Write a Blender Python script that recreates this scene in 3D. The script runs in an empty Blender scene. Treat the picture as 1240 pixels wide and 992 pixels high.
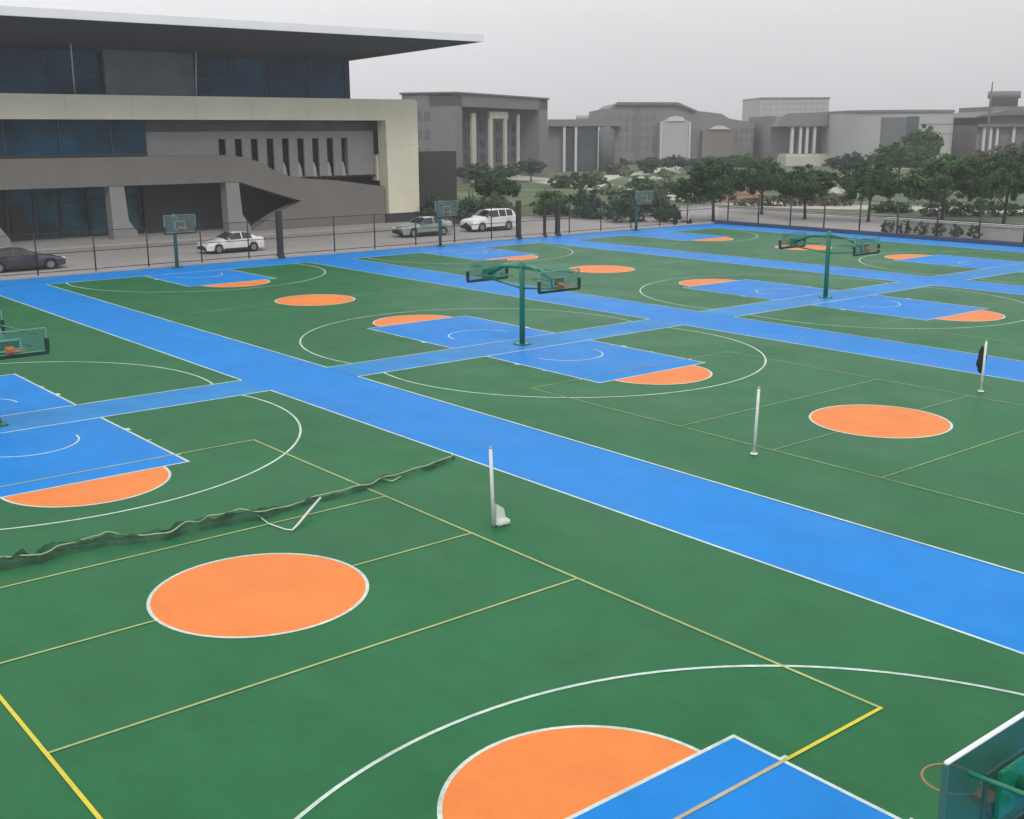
import bpy, bmesh, math, random
from mathutils import Vector, Matrix, noise
R_ = math.radians
sc = bpy.context.scene
random.seed(7)

# ------------------------------------------------------------------ camera
CAM = Vector((-8.225, -16.735, 7.565)); PITCH, YAW, ROLL = R_(-13.66), R_(50.61), R_(-0.243)
FPX = 1395.2                                     # focal length in pixels of a 1240 px wide picture
Fw = Vector((math.cos(YAW)*math.cos(PITCH), math.sin(YAW)*math.cos(PITCH), math.sin(PITCH)))
Rt = Vector((math.sin(YAW), -math.cos(YAW), 0)); Up = Rt.cross(Fw)
R2 = Rt*math.cos(ROLL) + Up*math.sin(ROLL); U2 = Up*math.cos(ROLL) - Rt*math.sin(ROLL)
cd = bpy.data.cameras.new('camera'); cam = bpy.data.objects.new('camera', cd); sc.collection.objects.link(cam)
cam.matrix_world = Matrix(((R2.x, U2.x, -Fw.x, CAM.x), (R2.y, U2.y, -Fw.y, CAM.y), (R2.z, U2.z, -Fw.z, CAM.z), (0, 0, 0, 1)))
cd.sensor_width = 36; cd.lens = 36*FPX/1240; cd.clip_start = .1; cd.clip_end = 5000
sc.camera = cam
sc.render.resolution_x, sc.render.resolution_y = 1024, 819

# ------------------------------------------------------------------ sky, sun, exposure
SUN_EL, SUN_AZ = R_(46), R_(245)                 # azimuth measured counter-clockwise from +X
w = bpy.data.worlds.new('World'); sc.world = w; w.use_nodes = True
nt = w.node_tree; nt.nodes.clear(); N = nt.nodes.new; LK = nt.links.new
out = N('ShaderNodeOutputWorld'); bg = N('ShaderNodeBackground'); bg.inputs['Strength'].default_value = .12
sky = N('ShaderNodeTexSky'); sky.sky_type = 'NISHITA'; sky.sun_disc = False
sky.sun_elevation = SUN_EL; sky.sun_rotation = R_(90)-SUN_AZ; sky.dust_density = 5; sky.air_density = 1.5; sky.ozone_density = 1
hs = N('ShaderNodeHueSaturation'); hs.inputs['Saturation'].default_value = .12; LK(sky.outputs[0], hs.inputs['Color'])
geo = N('ShaderNodeNewGeometry'); sep = N('ShaderNodeSeparateXYZ'); tc = N('ShaderNodeTexCoord'); LK(tc.outputs['Generated'], sep.inputs[0])
ramp = N('ShaderNodeValToRGB'); e = ramp.color_ramp.elements     # cloud deck: brighter overhead than at the horizon
e[0].position = 0; e[0].color = (6.1, 6.05, 6.3, 1); e[1].position = 1; e[1].color = (11.5, 11.5, 11.8, 1)
m_ = e.new(.12); m_.color = (8.5, 8.45, 8.7, 1)
LK(sep.outputs['Z'], ramp.inputs[0])
cl = N('ShaderNodeTexNoise'); cl.inputs['Scale'].default_value = 2.2; cl.inputs['Detail'].default_value = 5
mpn = N('ShaderNodeMapping'); mpn.inputs['Scale'].default_value = (1, 1, 3.5); LK(tc.outputs['Generated'], mpn.inputs[0]); LK(mpn.outputs[0], cl.inputs['Vector'])
mr = N('ShaderNodeMapRange'); mr.inputs['To Min'].default_value = .90; mr.inputs['To Max'].default_value = 1.10; LK(cl.outputs['Fac'], mr.inputs['Value'])
mul = N('ShaderNodeVectorMath'); mul.operation = 'SCALE'; LK(ramp.outputs[0], mul.inputs[0]); LK(mr.outputs[0], mul.inputs['Scale'])
mixc = N('ShaderNodeMix'); mixc.data_type = 'RGBA'; mixc.inputs['Factor'].default_value = .9
dt = N('ShaderNodeVectorMath'); dt.operation = 'DOT_PRODUCT'; dt.inputs[1].default_value = (-math.sin(YAW), math.cos(YAW), 0); LK(tc.outputs['Generated'], dt.inputs[0])
mr2 = N('ShaderNodeMapRange'); mr2.inputs['From Min'].default_value = -.6; mr2.inputs['From Max'].default_value = .6; mr2.inputs['To Min'].default_value = .86; mr2.inputs['To Max'].default_value = 1.16; LK(dt.outputs['Value'], mr2.inputs['Value'])
mul2 = N('ShaderNodeVectorMath'); mul2.operation = 'SCALE'; LK(mul.outputs[0], mul2.inputs[0]); LK(mr2.outputs[0], mul2.inputs['Scale'])   # the deck is thinner to the left
LK(hs.outputs[0], mixc.inputs[6]); LK(mul2.outputs[0], mixc.inputs[7]); LK(mixc.outputs[2], bg.inputs[0]); LK(bg.outputs[0], out.inputs[0])
sd = bpy.data.lights.new('sun', 'SUN'); sd.energy = 1.1; sd.angle = R_(18); sd.color = (1, .97, .92)
so = bpy.data.objects.new('sun', sd); sc.collection.objects.link(so)
sv = Vector((math.cos(SUN_EL)*math.cos(SUN_AZ), math.cos(SUN_EL)*math.sin(SUN_AZ), math.sin(SUN_EL)))
so.rotation_euler = sv.to_track_quat('Z', 'Y').to_euler(); so.location = (0, 0, 60)
vs = sc.view_settings; vs.view_transform = 'Standard'; vs.look = 'None'; vs.exposure = 0; vs.gamma = 1; vs.use_curve_mapping = False

# ------------------------------------------------------------------ helpers
col = sc.collection
Fh = Vector((math.cos(YAW), math.sin(YAW), 0))
def ray(px, py): return Fw + R2*((px-620)/FPX) + U2*((496-py)/FPX)
def at(px, py, D):                               # world point seen at px,py at D metres ahead
    d = ray(px, py); return CAM + d*(D/d.dot(Fh))
def gnd(px, py, z=0): d = ray(px, py); return CAM + d*((z-CAM.z)/d.z)
def pxx(p): d = p-CAM; return 620+FPX*d.dot(R2)/d.dot(Fw)
def along(p0, az, px):                           # how far from p0 in direction az one must go to be seen at column px
    u = Vector((math.cos(az), math.sin(az), 0)); lo, hi = 0, 160
    s = 1 if pxx(p0+u*1) > pxx(p0) else -1
    for _ in range(50):
        mid = (lo+hi)/2
        if (pxx(p0+u*mid)-px)*s < 0: lo = mid
        else: hi = mid
    return lo

def tag(o, label=None, cat=None, group=None, kind=None):
    if label: o['label'] = label
    if cat: o['category'] = cat
    if group: o['group'] = group
    if kind: o['kind'] = kind
    return o
def empty(name, loc=(0, 0, 0), rz=0, label=None, cat=None, group=None):
    o = bpy.data.objects.new(name, None); col.objects.link(o); o.location = loc; o.rotation_euler = (0, 0, rz)
    o.empty_display_size = .2
    return tag(o, label, cat, group)
def kids(o): return [c for c in bpy.data.objects if c.parent == o]
def copy_tree(o, parent=None):
    c = o.copy(); col.objects.link(c); c.parent = parent
    for ch in kids(o):
        if ch != c: copy_tree(ch, c)
    return c
class MB:
    def __init__(s): s.bm = bmesh.new()
    def box(s, x0, y0, z0, x1, y1, z1, bev=0, M=None):
        g = bmesh.ops.create_cube(s.bm, size=1)['verts']
        for v in g: v.co = Vector(((x0+x1)/2+v.co.x*(x1-x0), (y0+y1)/2+v.co.y*(y1-y0), (z0+z1)/2+v.co.z*(z1-z0)))
        if bev:
            ed = list({e for v in g for e in v.link_edges}); r = bmesh.ops.bevel(s.bm, geom=ed, offset=bev, segments=2, affect='EDGES')
            g = list({v for f in r['faces'] for v in f.verts} | {v for v in g if v.is_valid})
        if M:
            for v in g: v.co = M @ v.co
        return s
    def tube(s, pts, rad, n=10, cap=True):
        pts = [Vector(p) for p in pts]; rad = rad if isinstance(rad, (list, tuple)) else [rad]*len(pts); rings = []
        for i, p in enumerate(pts):
            t = (pts[min(i+1, len(pts)-1)]-pts[max(i-1, 0)]).normalized()
            a = t.cross(Vector((0, 0, 1)) if abs(t.z) < .95 else Vector((1, 0, 0))).normalized(); b = t.cross(a)
            rings.append([s.bm.verts.new(p+(a*math.cos(k*2*math.pi/n)+b*math.sin(k*2*math.pi/n))*rad[i]) for k in range(n)])
        for A, B in zip(rings, rings[1:]):
            for k in range(n): s.bm.faces.new((A[k], A[(k+1) % n], B[(k+1) % n], B[k])).smooth = True
        if cap: s.bm.faces.new(rings[0]); s.bm.faces.new(rings[-1])
        return s
    def poly(s, pts): s.bm.faces.new([s.bm.verts.new(p) for p in pts]); return s
    def prism(s, pts, vec):                      # closed prism of polygon pts moved by vec
        A = [s.bm.verts.new(p) for p in pts]; B = [s.bm.verts.new(Vector(p)+Vector(vec)) for p in pts]; n = len(A)
        s.bm.faces.new(A); s.bm.faces.new(B[::-1])
        for i in range(n): s.bm.faces.new((A[i], B[i], B[(i+1) % n], A[(i+1) % n]))
        return s
    def build(s, name, m, parent=None, loc=None, rz=0, recalc=True):
        if recalc: bmesh.ops.recalc_face_normals(s.bm, faces=s.bm.faces)
        me = bpy.data.meshes.new(name); s.bm.to_mesh(me); s.bm.free(); me.materials.append(m)
        o = bpy.data.objects.new(name, me); col.objects.link(o); o.parent = parent
        if loc is not None: o.location = loc
        if rz: o.rotation_euler = (0, 0, rz)
        return o

class Each(MB):
    """collects boxes like MB but links every one of them as a part of its own"""
    def __init__(s): s.L = []
    def box(s, *a): s.L.append(a); return s
    def build(s, name, m, parent=None, **k):
        r = [MB().box(*a).build(name, m, parent) for a in s.L]
        if s.shift is not None:
            for o in r: o.location = s.shift
        return r
    shift = None

# ------------------------------------------------------------------ materials
def mat(name, c, rough=.6, metal=0, spec=.5, var=.0, vscale=3, c2=None, bump=0, bscale=30, coat=0, coord='Object'):
    m = bpy.data.materials.new(name); m.use_nodes = True; t = m.node_tree; b = t.nodes['Principled BSDF']
    b.inputs['Roughness'].default_value = rough; b.inputs['Metallic'].default_value = metal
    b.inputs['Specular IOR Level'].default_value = spec; b.inputs['Coat Weight'].default_value = coat
    b.inputs['Base Color'].default_value = (*c, 1)
    if var or c2 or bump:
        tc = t.nodes.new('ShaderNodeTexCoord')
    if var or c2:
        n = t.nodes.new('ShaderNodeTexNoise'); n.inputs['Scale'].default_value = vscale; n.inputs['Detail'].default_value = 6; n.inputs['Roughness'].default_value = .62
        t.links.new(tc.outputs[coord], n.inputs['Vector'])
        r = t.nodes.new('ShaderNodeValToRGB'); r.color_ramp.elements[0].position = .3; r.color_ramp.elements[1].position = .7
        a = c2 or c
        r.color_ramp.elements[0].color = (*[min(1, x*(1-var)) for x in c], 1); r.color_ramp.elements[1].color = (*[min(1, x*(1+var)) for x in a], 1)
        t.links.new(n.outputs['Fac'], r.inputs[0]); t.links.new(r.outputs[0], b.inputs['Base Color'])
    if bump:
        n2 = t.nodes.new('ShaderNodeTexNoise'); n2.inputs['Scale'].default_value = bscale; n2.inputs['Detail'].default_value = 3
        t.links.new(tc.outputs[coord], n2.inputs['Vector']); bp = t.nodes.new('ShaderNodeBump'); bp.inputs['Strength'].default_value = bump; bp.inputs['Distance'].default_value = .02
        t.links.new(n2.outputs['Fac'], bp.inputs['Height']); t.links.new(bp.outputs[0], b.inputs['Normal'])
    return m
def court_paint(name, c, rough=.45, amt=.1, spec=.14, wear=None):
    """acrylic court paint: broad patches from rolling and drying, fine grit, scuffs, rain-worn gloss"""
    m = bpy.data.materials.new(name); m.use_nodes = True; t = m.node_tree; b = t.nodes['Principled BSDF']; L = t.links.new
    g = t.nodes.new('ShaderNodeNewGeometry')
    def nz(scale, det=4, ro=.6, sx=1, rot=0):
        mp = t.nodes.new('ShaderNodeMapping'); mp.inputs['Scale'].default_value = (sx, 1, 1); mp.inputs['Rotation'].default_value = (0, 0, rot); L(g.outputs['Position'], mp.inputs[0])
        n = t.nodes.new('ShaderNodeTexNoise'); n.inputs['Scale'].default_value = scale; n.inputs['Detail'].default_value = det; n.inputs['Roughness'].default_value = ro
        L(mp.outputs[0], n.inputs['Vector']); return n.outputs['Fac']
    def rng(f, a, b_, lo=.25, hi=.75):
        r = t.nodes.new('ShaderNodeMapRange'); r.inputs['From Min'].default_value = lo; r.inputs['From Max'].default_value = hi
        r.inputs['To Min'].default_value = a; r.inputs['To Max'].default_value = b_; L(f, r.inputs['Value']); return r.outputs[0]
    def ml(a, b_):
        x = t.nodes.new('ShaderNodeMath'); x.operation = 'MULTIPLY'; L(a, x.inputs[0]); L(b_, x.inputs[1]); return x.outputs[0]
    k = ml(ml(rng(nz(.16, 3), 1-amt, 1+amt), rng(nz(.9, 6, .65, .25), 1-amt*.45, 1+amt*.45)), rng(nz(38, 2), 1-amt*.55, 1+amt*.55))
    k = ml(k, rng(nz(.55, 9, .72, 1.6, .6), 1-amt*1.1, 1+amt*.5, .36, .6)); k = ml(k, rng(nz(6, 6, .75, .08, .9), 1-amt*.9, 1.01, .30, .42))
    v = t.nodes.new('ShaderNodeVectorMath'); v.operation = 'SCALE'; v.inputs[0].default_value = c; L(k, v.inputs['Scale'])
    dust = t.nodes.new('ShaderNodeMix'); dust.data_type = 'RGBA'; dust.inputs[7].default_value = (.30, .31, .28, 1)
    L(rng(nz(.45, 7, .7), 0, .03, .5, .85), dust.inputs['Factor']); L(v.outputs[0], dust.inputs[6]); L(dust.outputs[2], b.inputs['Base Color'])
    L(rng(nz(.3, 4), rough-.06, rough+.1), b.inputs['Roughness']); b.inputs['Specular IOR Level'].default_value = spec
    if wear: L(ml(rng(nz(1.1, 8, .7), 1-wear, 1, .3, .62), rng(nz(9, 5, .7), 1-wear*.8, 1, .3, .6)), b.inputs['Alpha'])
    bp = t.nodes.new('ShaderNodeBump'); bp.inputs['Strength'].default_value = .25; bp.inputs['Distance'].default_value = .004
    L(nz(60, 2), bp.inputs['Height']); L(bp.outputs[0], b.inputs['Normal'])
    return m
def see_through(name, c, opac, rough=.2, spec=.5):
    m = bpy.data.materials.new(name); m.use_nodes = True; t = m.node_tree; b = t.nodes['Principled BSDF']
    b.inputs['Base Color'].default_value = (*c, 1); b.inputs['Roughness'].default_value = rough; b.inputs['Specular IOR Level'].default_value = spec
    b.inputs['Alpha'].default_value = opac; return m
M = dict(
 green=court_paint('green court paint', (.013, .122, .041), amt=.11), blue=court_paint('blue court paint', (.001, .195, .58), amt=.07),
 strip=court_paint('worn blue court paint', (.015, .21, .52), amt=.1), orange=court_paint('orange court paint', (.73, .208, .045), amt=.07),
 white=court_paint('white line paint', (.62, .73, .66), amt=.08, wear=.32), wornw=court_paint('worn white line paint', (.25, .42, .33), amt=.15, wear=.5),
 yellow=court_paint('yellow line paint', (.66, .56, .05), amt=.12, wear=.15),
 greyline=court_paint('grey beige line paint', (.50, .42, .27), amt=.15, wear=.2),
 olive=court_paint('olive yellow line paint', (.40, .45, .17), amt=.15, wear=.25), ylgreen=court_paint('worn yellow line paint', (.26, .36, .13), amt=.2, wear=.5),
 pave=mat('concrete paving', (.29, .275, .26), .85, var=.12, vscale=.25, bump=.2, bscale=8), kerb=mat('kerb stone', (.36, .35, .33), .8, var=.1, vscale=1.5),
 path=mat('pale footpath', (.42, .40, .35), .85, var=.12, vscale=.3), darkkerb=mat('dark blue kerb', (.045, .06, .10), .6, var=.2, vscale=1),
 grass=mat('grass', (.035, .062, .022), .9, var=.3, vscale=.12, c2=(.085, .12, .045), bump=.5, bscale=3), earth=mat('far ground', (.10, .12, .07), .95, var=.2, vscale=.02),
 joint=mat('cladding joint', (.42, .40, .31), .8),
 cream=mat('cream stone cladding', (.62, .59, .47), .7, var=.07, vscale=.35, bump=.1), grey=mat('grey render', (.165, .155, .14), .8, var=.08, vscale=.4),
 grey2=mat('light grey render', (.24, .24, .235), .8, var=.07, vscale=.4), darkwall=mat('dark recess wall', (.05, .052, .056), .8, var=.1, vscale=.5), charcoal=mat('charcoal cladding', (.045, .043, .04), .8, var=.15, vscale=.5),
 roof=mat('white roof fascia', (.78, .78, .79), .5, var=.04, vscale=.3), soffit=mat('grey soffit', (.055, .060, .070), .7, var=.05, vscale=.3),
 glassd=mat('dark blue glass', (.003, .024, .060), .2, spec=.15, var=.6, vscale=.3, c2=(.008, .055, .10)), glassb=mat('teal glass', (.004, .050, .095), .15, spec=.3, var=.7, vscale=.5, c2=(.03, .11, .14)),  # mottled tones put blinds and interior reflections into the glass colour
 glassg=mat('grey glass', (.09, .10, .11), .3, spec=.3, var=.3, vscale=.4), mull=mat('dark mullion', (.03, .035, .04), .4), wmull=mat('pale mullion', (.5, .5, .5), .4),
 black=mat('black steel', (.018, .019, .02), .5, spec=.4), pillar=mat('dark pillar', (.028, .028, .025), .7, var=.2, vscale=2), polegreen=mat('green pole paint', (.006, .17, .09), .35, coat=.3, var=.15, vscale=4),
 pad=mat('dark green padding', (.006, .035, .028), .6), rim=mat('orange rim paint', (.42, .15, .05), .5), boardw=mat('white board edge', (.78, .80, .80), .4),
 board=see_through('tinted board glass', (.07, .22, .19), .24, .15), boardp=see_through('pale board glass', (.14, .19, .18), .35, .3), boardm=see_through('murky board glass', (.02, .10, .10), .5, .3), greypole=mat('faded green pole', (.05, .13, .10), .5), rimd=mat('dull yellow rim', (.34, .22, .07), .5),
 framed=mat('murky board frame', (.05, .14, .13), .5),
 boardline=mat('pale board line', (.16, .32, .28), .5),
 post=mat('white post paint', (.62, .66, .63), .4, var=.08, vscale=6), rubber=mat('black rubber', (.012, .012, .012), .8), netdark=mat('folded dark net', (.008, .018, .022), .9, bump=1, bscale=25),
 tape=mat('pale green net tape', (.30, .40, .25), .7, var=.2, vscale=5),
 bark=mat('bark', (.035, .030, .024), .9, var=.3, vscale=5), fenceg=see_through('fence netting', (.05, .05, .05), .13, .9, .1),
 carw=mat('white car paint', (.72, .73, .74), .25, coat=1), card=mat('dark purple grey car paint', (.03, .03, .05), .25, coat=1), cars=mat('pale green silver car paint', (.30, .36, .33), .3, metal=.3, coat=1),
 carglass=mat('car glass', (.012, .014, .016), .06, spec=.7), rimm=mat('wheel rim', (.35, .35, .36), .3, metal=.8), lampw=mat('head lamp', (.7, .72, .75), .1), lampr=mat('tail lamp', (.35, .02, .02), .2), trim=mat('black trim', (.012, .012, .013), .6),
 bgrey=mat('grey stone facade', (.17, .17, .176), .8, var=.08, vscale=.1), bdark=mat('dark grey and recess shade', (.115, .125, .135), .7, var=.1, vscale=.1), bpale=mat('pale facade', (.36, .36, .37), .8, var=.06, vscale=.1),  # bpale: distance haze in the colour; bdark: recess shade, also used for dark parts
 bmid=mat('pale distant window', (.27, .275, .285), .6),
 bcream=mat('cream pillars', (.46, .44, .37), .7), bwhite=mat('white pillars', (.50, .50, .51), .7), bglass=mat('distant glass', (.05, .07, .085), .15, spec=.7, var=.3, vscale=.3), brown=mat('brownish stone', (.17, .15, .14), .8, var=.15, vscale=.15),
 rock=mat('pale rock', (.34, .36, .29), .9, var=.2, vscale=1.2, bump=.6, bscale=4), terracotta=mat('pinkish wall', (.33, .22, .17), .8, var=.1, vscale=1), steel=mat('galvanised steel', (.38, .40, .40), .45, metal=.4),
)
def leafmat(name, a, b):
    m = mat(name, a, .65, spec=.25, var=.05, vscale=.55, c2=b); return m
LEAF = [leafmat('dark foliage', (.012, .042, .011), (.042, .105, .026)), leafmat('mid green foliage', (.018, .060, .012), (.058, .14, .034)),
        leafmat('olive foliage', (.04, .055, .022), (.11, .135, .05)), leafmat('bluish foliage', (.014, .046, .028), (.05, .11, .06)), leafmat('brown grey foliage', (.045, .052, .032), (.10, .11, .065)),
        leafmat('pale green foliage', (.09, .13, .06), (.22, .26, .15))]
def netmat():
    m = bpy.data.materials.new('green netting'); m.use_nodes = True; t = m.node_tree; b = t.nodes['Principled BSDF']
    b.inputs['Base Color'].default_value = (.012, .05, .025, 1); b.inputs['Roughness'].default_value = .9
    n = t.nodes.new('ShaderNodeTexNoise'); n.inputs['Scale'].default_value = 2.2; n.inputs['Detail'].default_value = 5; g = t.nodes.new('ShaderNodeTexCoord'); t.links.new(g.outputs['Object'], n.inputs['Vector'])
    r = t.nodes.new('ShaderNodeMapRange'); r.inputs['From Min'].default_value = .35; r.inputs['From Max'].default_value = .65; r.inputs['To Min'].default_value = .12; r.inputs['To Max'].default_value = .85
    t.links.new(n.outputs['Fac'], r.inputs['Value']); t.links.new(r.outputs[0], b.inputs['Alpha']); return m
M['net'] = netmat()

# ------------------------------------------------------------------ setting: ground, courts, paving
PX, PY, EX, AX, SY, SY2 = 18.155, 29.58, 7.55, 10.6, 13.87, 15.71
XF, YF = 65.3, 46.5                              # the two fence lines round the courts
def sheet(name, m, pts, z, holes=None):
    return tag(MB().poly([(x, y, z) for x, y in pts]).build(name, m), kind='structure')
def rect(x0, y0, x1, y1): return [(x0, y0), (x1, y0), (x1, y1), (x0, y1)]
MB_ = MB(); MB_.poly([(-2500, -2500, -.13), (2500, -2500, -.13), (2500, 2500, -.13), (-2500, 2500, -.13)]); tag(MB_.build('ground', M['earth']), kind='structure')
b = MB(); b.box(-28, -46.3, -.12, XF, YF, 0); tag(b.build('aisle_floor', M['blue']), kind='structure')
# painted courts, one surface each, plus their keys, circles and lines
def ring(mb, cx, cy, r, wd, a0=0, a1=360, z=0, n=72):
    n = max(8, int(n*(a1-a0)/360))
    for i in range(n):
        a, b_ = R_(a0+(a1-a0)*i/n), R_(a0+(a1-a0)*(i+1)/n)
        mb.poly([(cx+(r+s)*math.cos(t), cy+(r+s)*math.sin(t), z) for t, s in ((a, -wd/2), (a, wd/2), (b_, wd/2), (b_, -wd/2))])
def line(mb, x0, y0, x1, y1, wd, z):
    d = Vector((x1-x0, y1-y0, 0)).normalized(); n = Vector((-d.y, d.x, 0))*wd/2; a, c = Vector((x0, y0, z)), Vector((x1, y1, z))
    mb.poly([a-n, c-n, c+n, a+n])
def disc(r, z, a0=0, a1=360, n=96):
    return [(r*math.cos(R_(a0+(a1-a0)*i/n)), r*math.sin(R_(a0+(a1-a0)*i/n)), z) for i in range(n+(0 if a1-a0 == 360 else 1))]
KW, FT, BY, R3 = 2.42, 8.215, 12.4, 6.75
g_ = MB().poly([(x, y, .004) for x, y in rect(-EX, -SY, EX, SY)]).build('court_surface', M['green'])
k_ = MB().poly([(x, y, .008) for x, y in rect(-KW, FT, KW, SY)]).build('key_paint', M['blue'])
f_ = MB().poly([(x, y, z) for x, y, z in disc(1.8, .008, 180, 360, 60)]).build('free_throw_circle_paint', M['orange'])
f_.location = (0, FT, 0)
c_ = MB().poly(disc(1.8, .008)).build('centre_circle_paint', M['orange'])
lw = MB()
for s in (-1, 1):
    line(lw, s*EX, -SY, s*EX, SY, .06, .012)
    line(lw, -EX+.03, s*(SY-.03), EX-.03, s*(SY-.03), .06, .012)
    line(lw, s*KW, FT*1, s*KW, SY-.06, .06, .0125); line(lw, s*KW, -FT, s*KW, -SY+.06, .06, .0125)
    line(lw, -KW-.03, s*FT, KW+.03, s*FT, .06, .013)
    line(lw, s*6.6, BY+1.35, s*6.6, SY-.06, .06, .0125); line(lw, s*6.6, -BY-1.35, s*6.6, -SY+.06, .06, .0125)
    for q in (8.95, 10.7, 12.1):
        line(lw, s*(KW+.03), q, s*(KW+.13), q, .06 if q != 12.1 else .25, .012); line(lw, s*(KW+.03), -q, s*(KW+.13), -q, .06 if q != 12.1 else .25, .012)
al = math.degrees(math.asin(1.35/R3))
ring(lw, 0, BY, R3, .06, 180-0+(-al), 360+al, .0125, 130); ring(lw, 0, -BY, R3, .06, -al, 180+al, .0125, 130)
ring(lw, 0, 0, 1.8, .06, 0, 360, .0115); ring(lw, 0, FT, 1.8, .06, 180, 360, .0115); ring(lw, 0, -FT, 1.8, .06, 0, 180, .0115)
ring(lw, 0, BY, 1.25, .05, 180, 360, .013); ring(lw, 0, -BY, 1.25, .05, 0, 180, .013)
l_ = lw.build('court_lines', M['white'])
def vb(full):
    v = MB()
    for s in (-1, 1):
        line(v, s*4.5, -9, s*4.5, 9, .055, .0155); line(v, -4.475, s*9, 4.475, s*9, .055, .0155)
        line(v, -4.475, s*3, 4.475, s*3, .05, .0155)
        if full: line(v, s*1.83, 0, s*7.5, 0, .05, .0157)
        else: line(v, s*1.83, 0, s*4.475, 0, .05, .0157)
    return v
v_ = vb(0).build('yellow_lines', M['olive']); vg = vb(0).build('worn_yellow_lines', M['ylgreen'])
wl = MB(); line(wl, 1.83, 0, 7.5, 0, .06, .0157); line(wl, -1.83, 0, -7.5, 0, .06, .0157); wl_ = wl.build('half_court_lines', M['wornw'])
first = True
for i in range(-1, 4):
    for j in (-1, 0, 1):
        X, Y = i*PX, j*PY
        for src, dx, dy, rz in [(g_, 0, 0, 0), (k_, 0, 0, 0), (k_, 0, 0, math.pi), (f_, 0, FT, 0), (f_, 0, -FT, math.pi), (c_, 0, 0, 0), (l_, 0, 0, 0),
                                ((v_ if (i, j) == (0, 0) else vg) if j == 0 else wl_, 0, 0, 0)]:
            o = src.copy(); col.objects.link(o); o.location = (X+dx, Y+dy, 0); o.rotation_euler = (0, 0, rz); tag(o, kind='structure')
b = MB(); line(b, -4.5, -9, -4.5, 4, .055, .0165); line(b, KW+.06, -9, 4.52, -9, .055, .0166); tag(b.build('fresh_yellow_lines', M['yellow']), kind='structure')
b = MB(); line(b, -KW, -9, KW, -9, .055, .0167); tag(b.build('faded_key_line', M['greyline']), kind='structure')
for o in (g_, k_, f_, c_, l_, v_, vg, wl_): bpy.data.objects.remove(o)
# worn blue strips between the ends of the courts
for j in (-2, -1, 0, 1):
    y0 = SY+j*PY; y1 = y0+(SY2-SY)
    for i in range(-1, 4):
        if i*PX+EX > XF or y1 > 44.5: continue
        sheet('strip_paint', M['strip'], rect(i*PX-EX, y0, i*PX+EX, y1), .005)
# paving outside the fence, road before the building, lawns
b = MB(); b.box(-60, YF+.02, -.12, XF+.02, 61.5, -.02); b.box(XF+.02, -60, -.12, 82, 61.5, -.021); tag(b.build('road', M['pave']), kind='structure')
b = MB(); b.box(-60, 61.5, -.12, 50.5, 72, .11); tag(b.build('pavement', M['kerb']), kind='structure')
b = MB(); b.box(50.5, 61.5, -.12, 420, 420, .03); b.box(82, -100, -.12, 420, 61.5, .031); tag(b.build('lawn', M['grass']), kind='structure')
def ribbon(name, m, pxs, wd, z=.05):
    b = MB(); P = [gnd(x, y) for x, y in pxs]; Q = []
    for i in range(len(P)-1):
        for k in range(8):
            t = k/8; a, p, q, c = P[max(i-1, 0)], P[i], P[i+1], P[min(i+2, len(P)-1)]
            Q.append(.5*((2*p)+(q-a)*t+(2*a-5*p+4*q-c)*t*t+(3*p-3*q+c-a)*t**3))
    Q.append(P[-1]); L = []
    for i, p in enumerate(Q):
        d = (Q[min(i+1, len(Q)-1)]-Q[max(i-1, 0)]); n = Vector((-d.y, d.x, 0)).normalized()*wd/2; L.append((p-n, p+n))
    for (a, b1), (c, d1) in zip(L, L[1:]):
        b.poly([(v.x, v.y, z) for v in (a, c, d1, b1)])
    return tag(b.build(name, m), kind='structure')
ribbon('path', M['path'], [(560, 208), (640, 217), (700, 224), (770, 233), (860, 243), (960, 250), (1060, 252), (1240, 256)], 7, .05)
ribbon('path', M['path'], [(820, 200), (790, 209), (740, 214), (700, 224)], 5, .055)
ribbon('path', M['path'], [(830, 199), (900, 197), (1000, 201), (1240, 208)], 9, .056)
for a, b_ in (((50.5, 61.35), (82, 61.5)), ((82, -100), (82.18, 61.5))):
    b = MB(); b.box(a[0], a[1], -.02, b_[0], b_[1], .13, .02); tag(b.build('kerb', M['kerb']), kind='structure')
b = MB(); b.box(XF-.05, 10, 0, XF+.25, YF+.25, .28, .03); tag(b.build('kerb', M['darkkerb']), kind='structure')
b = MB(); b.box(-28, YF, 0, XF-.05, YF+.2, .12, .02); tag(b.build('kerb', M['kerb']), kind='structure')

# ------------------------------------------------------------------ the main building
Y0 = 64.0
B = empty('hall_building', (30, Y0, 0), 0, 'large modern hall with broad flared roof, dark glazing and a cream portal frame', 'building')
def P(mb, name, m, par=None):
    o = mb.build(name, m, par or B)
    o.matrix_parent_inverse = Matrix.Identity(4)
    if par is None: o.location = -Vector((30, Y0, 0))
    return o
WL = -24
# roof: flat top, thin fascia, soffit dropping back to the glass wall
b = MB(); XR = 50.35; bm = b.bm
V_ = [bm.verts.new(v) for v in ((WL-6, 58, 14.28), (XR, 58, 14.28), (XR, 95, 14.28), (WL-6, 95, 14.28), (WL-6, 58, 14.78), (XR, 58, 14.78), (XR, 95, 14.78), (WL-6, 95, 14.78),
      (WL-6, 65.2, 12.9), (42.43, 65.2, 12.9), (42.43, 95, 12.9), (WL-6, 95, 12.9))]
for f in ((4, 5, 6, 7), (0, 1, 5, 4), (1, 2, 6, 5), (0, 8, 9, 1), (1, 9, 10, 2), (8, 11, 10, 9), (2, 10, 11, 3), (2, 3, 7, 6), (3, 11, 8, 0), (0, 4, 7, 3)): bm.faces.new([V_[i] for i in f])
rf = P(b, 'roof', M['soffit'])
b = MB(); b.box(WL-6, 57.93, 14.26, 50.42, 57.998, 14.82, .02); b.box(50.352, 58.0, 14.3, 50.42, 95, 14.82, .02); P(b, 'fascia', M['roof'], rf)
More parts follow.
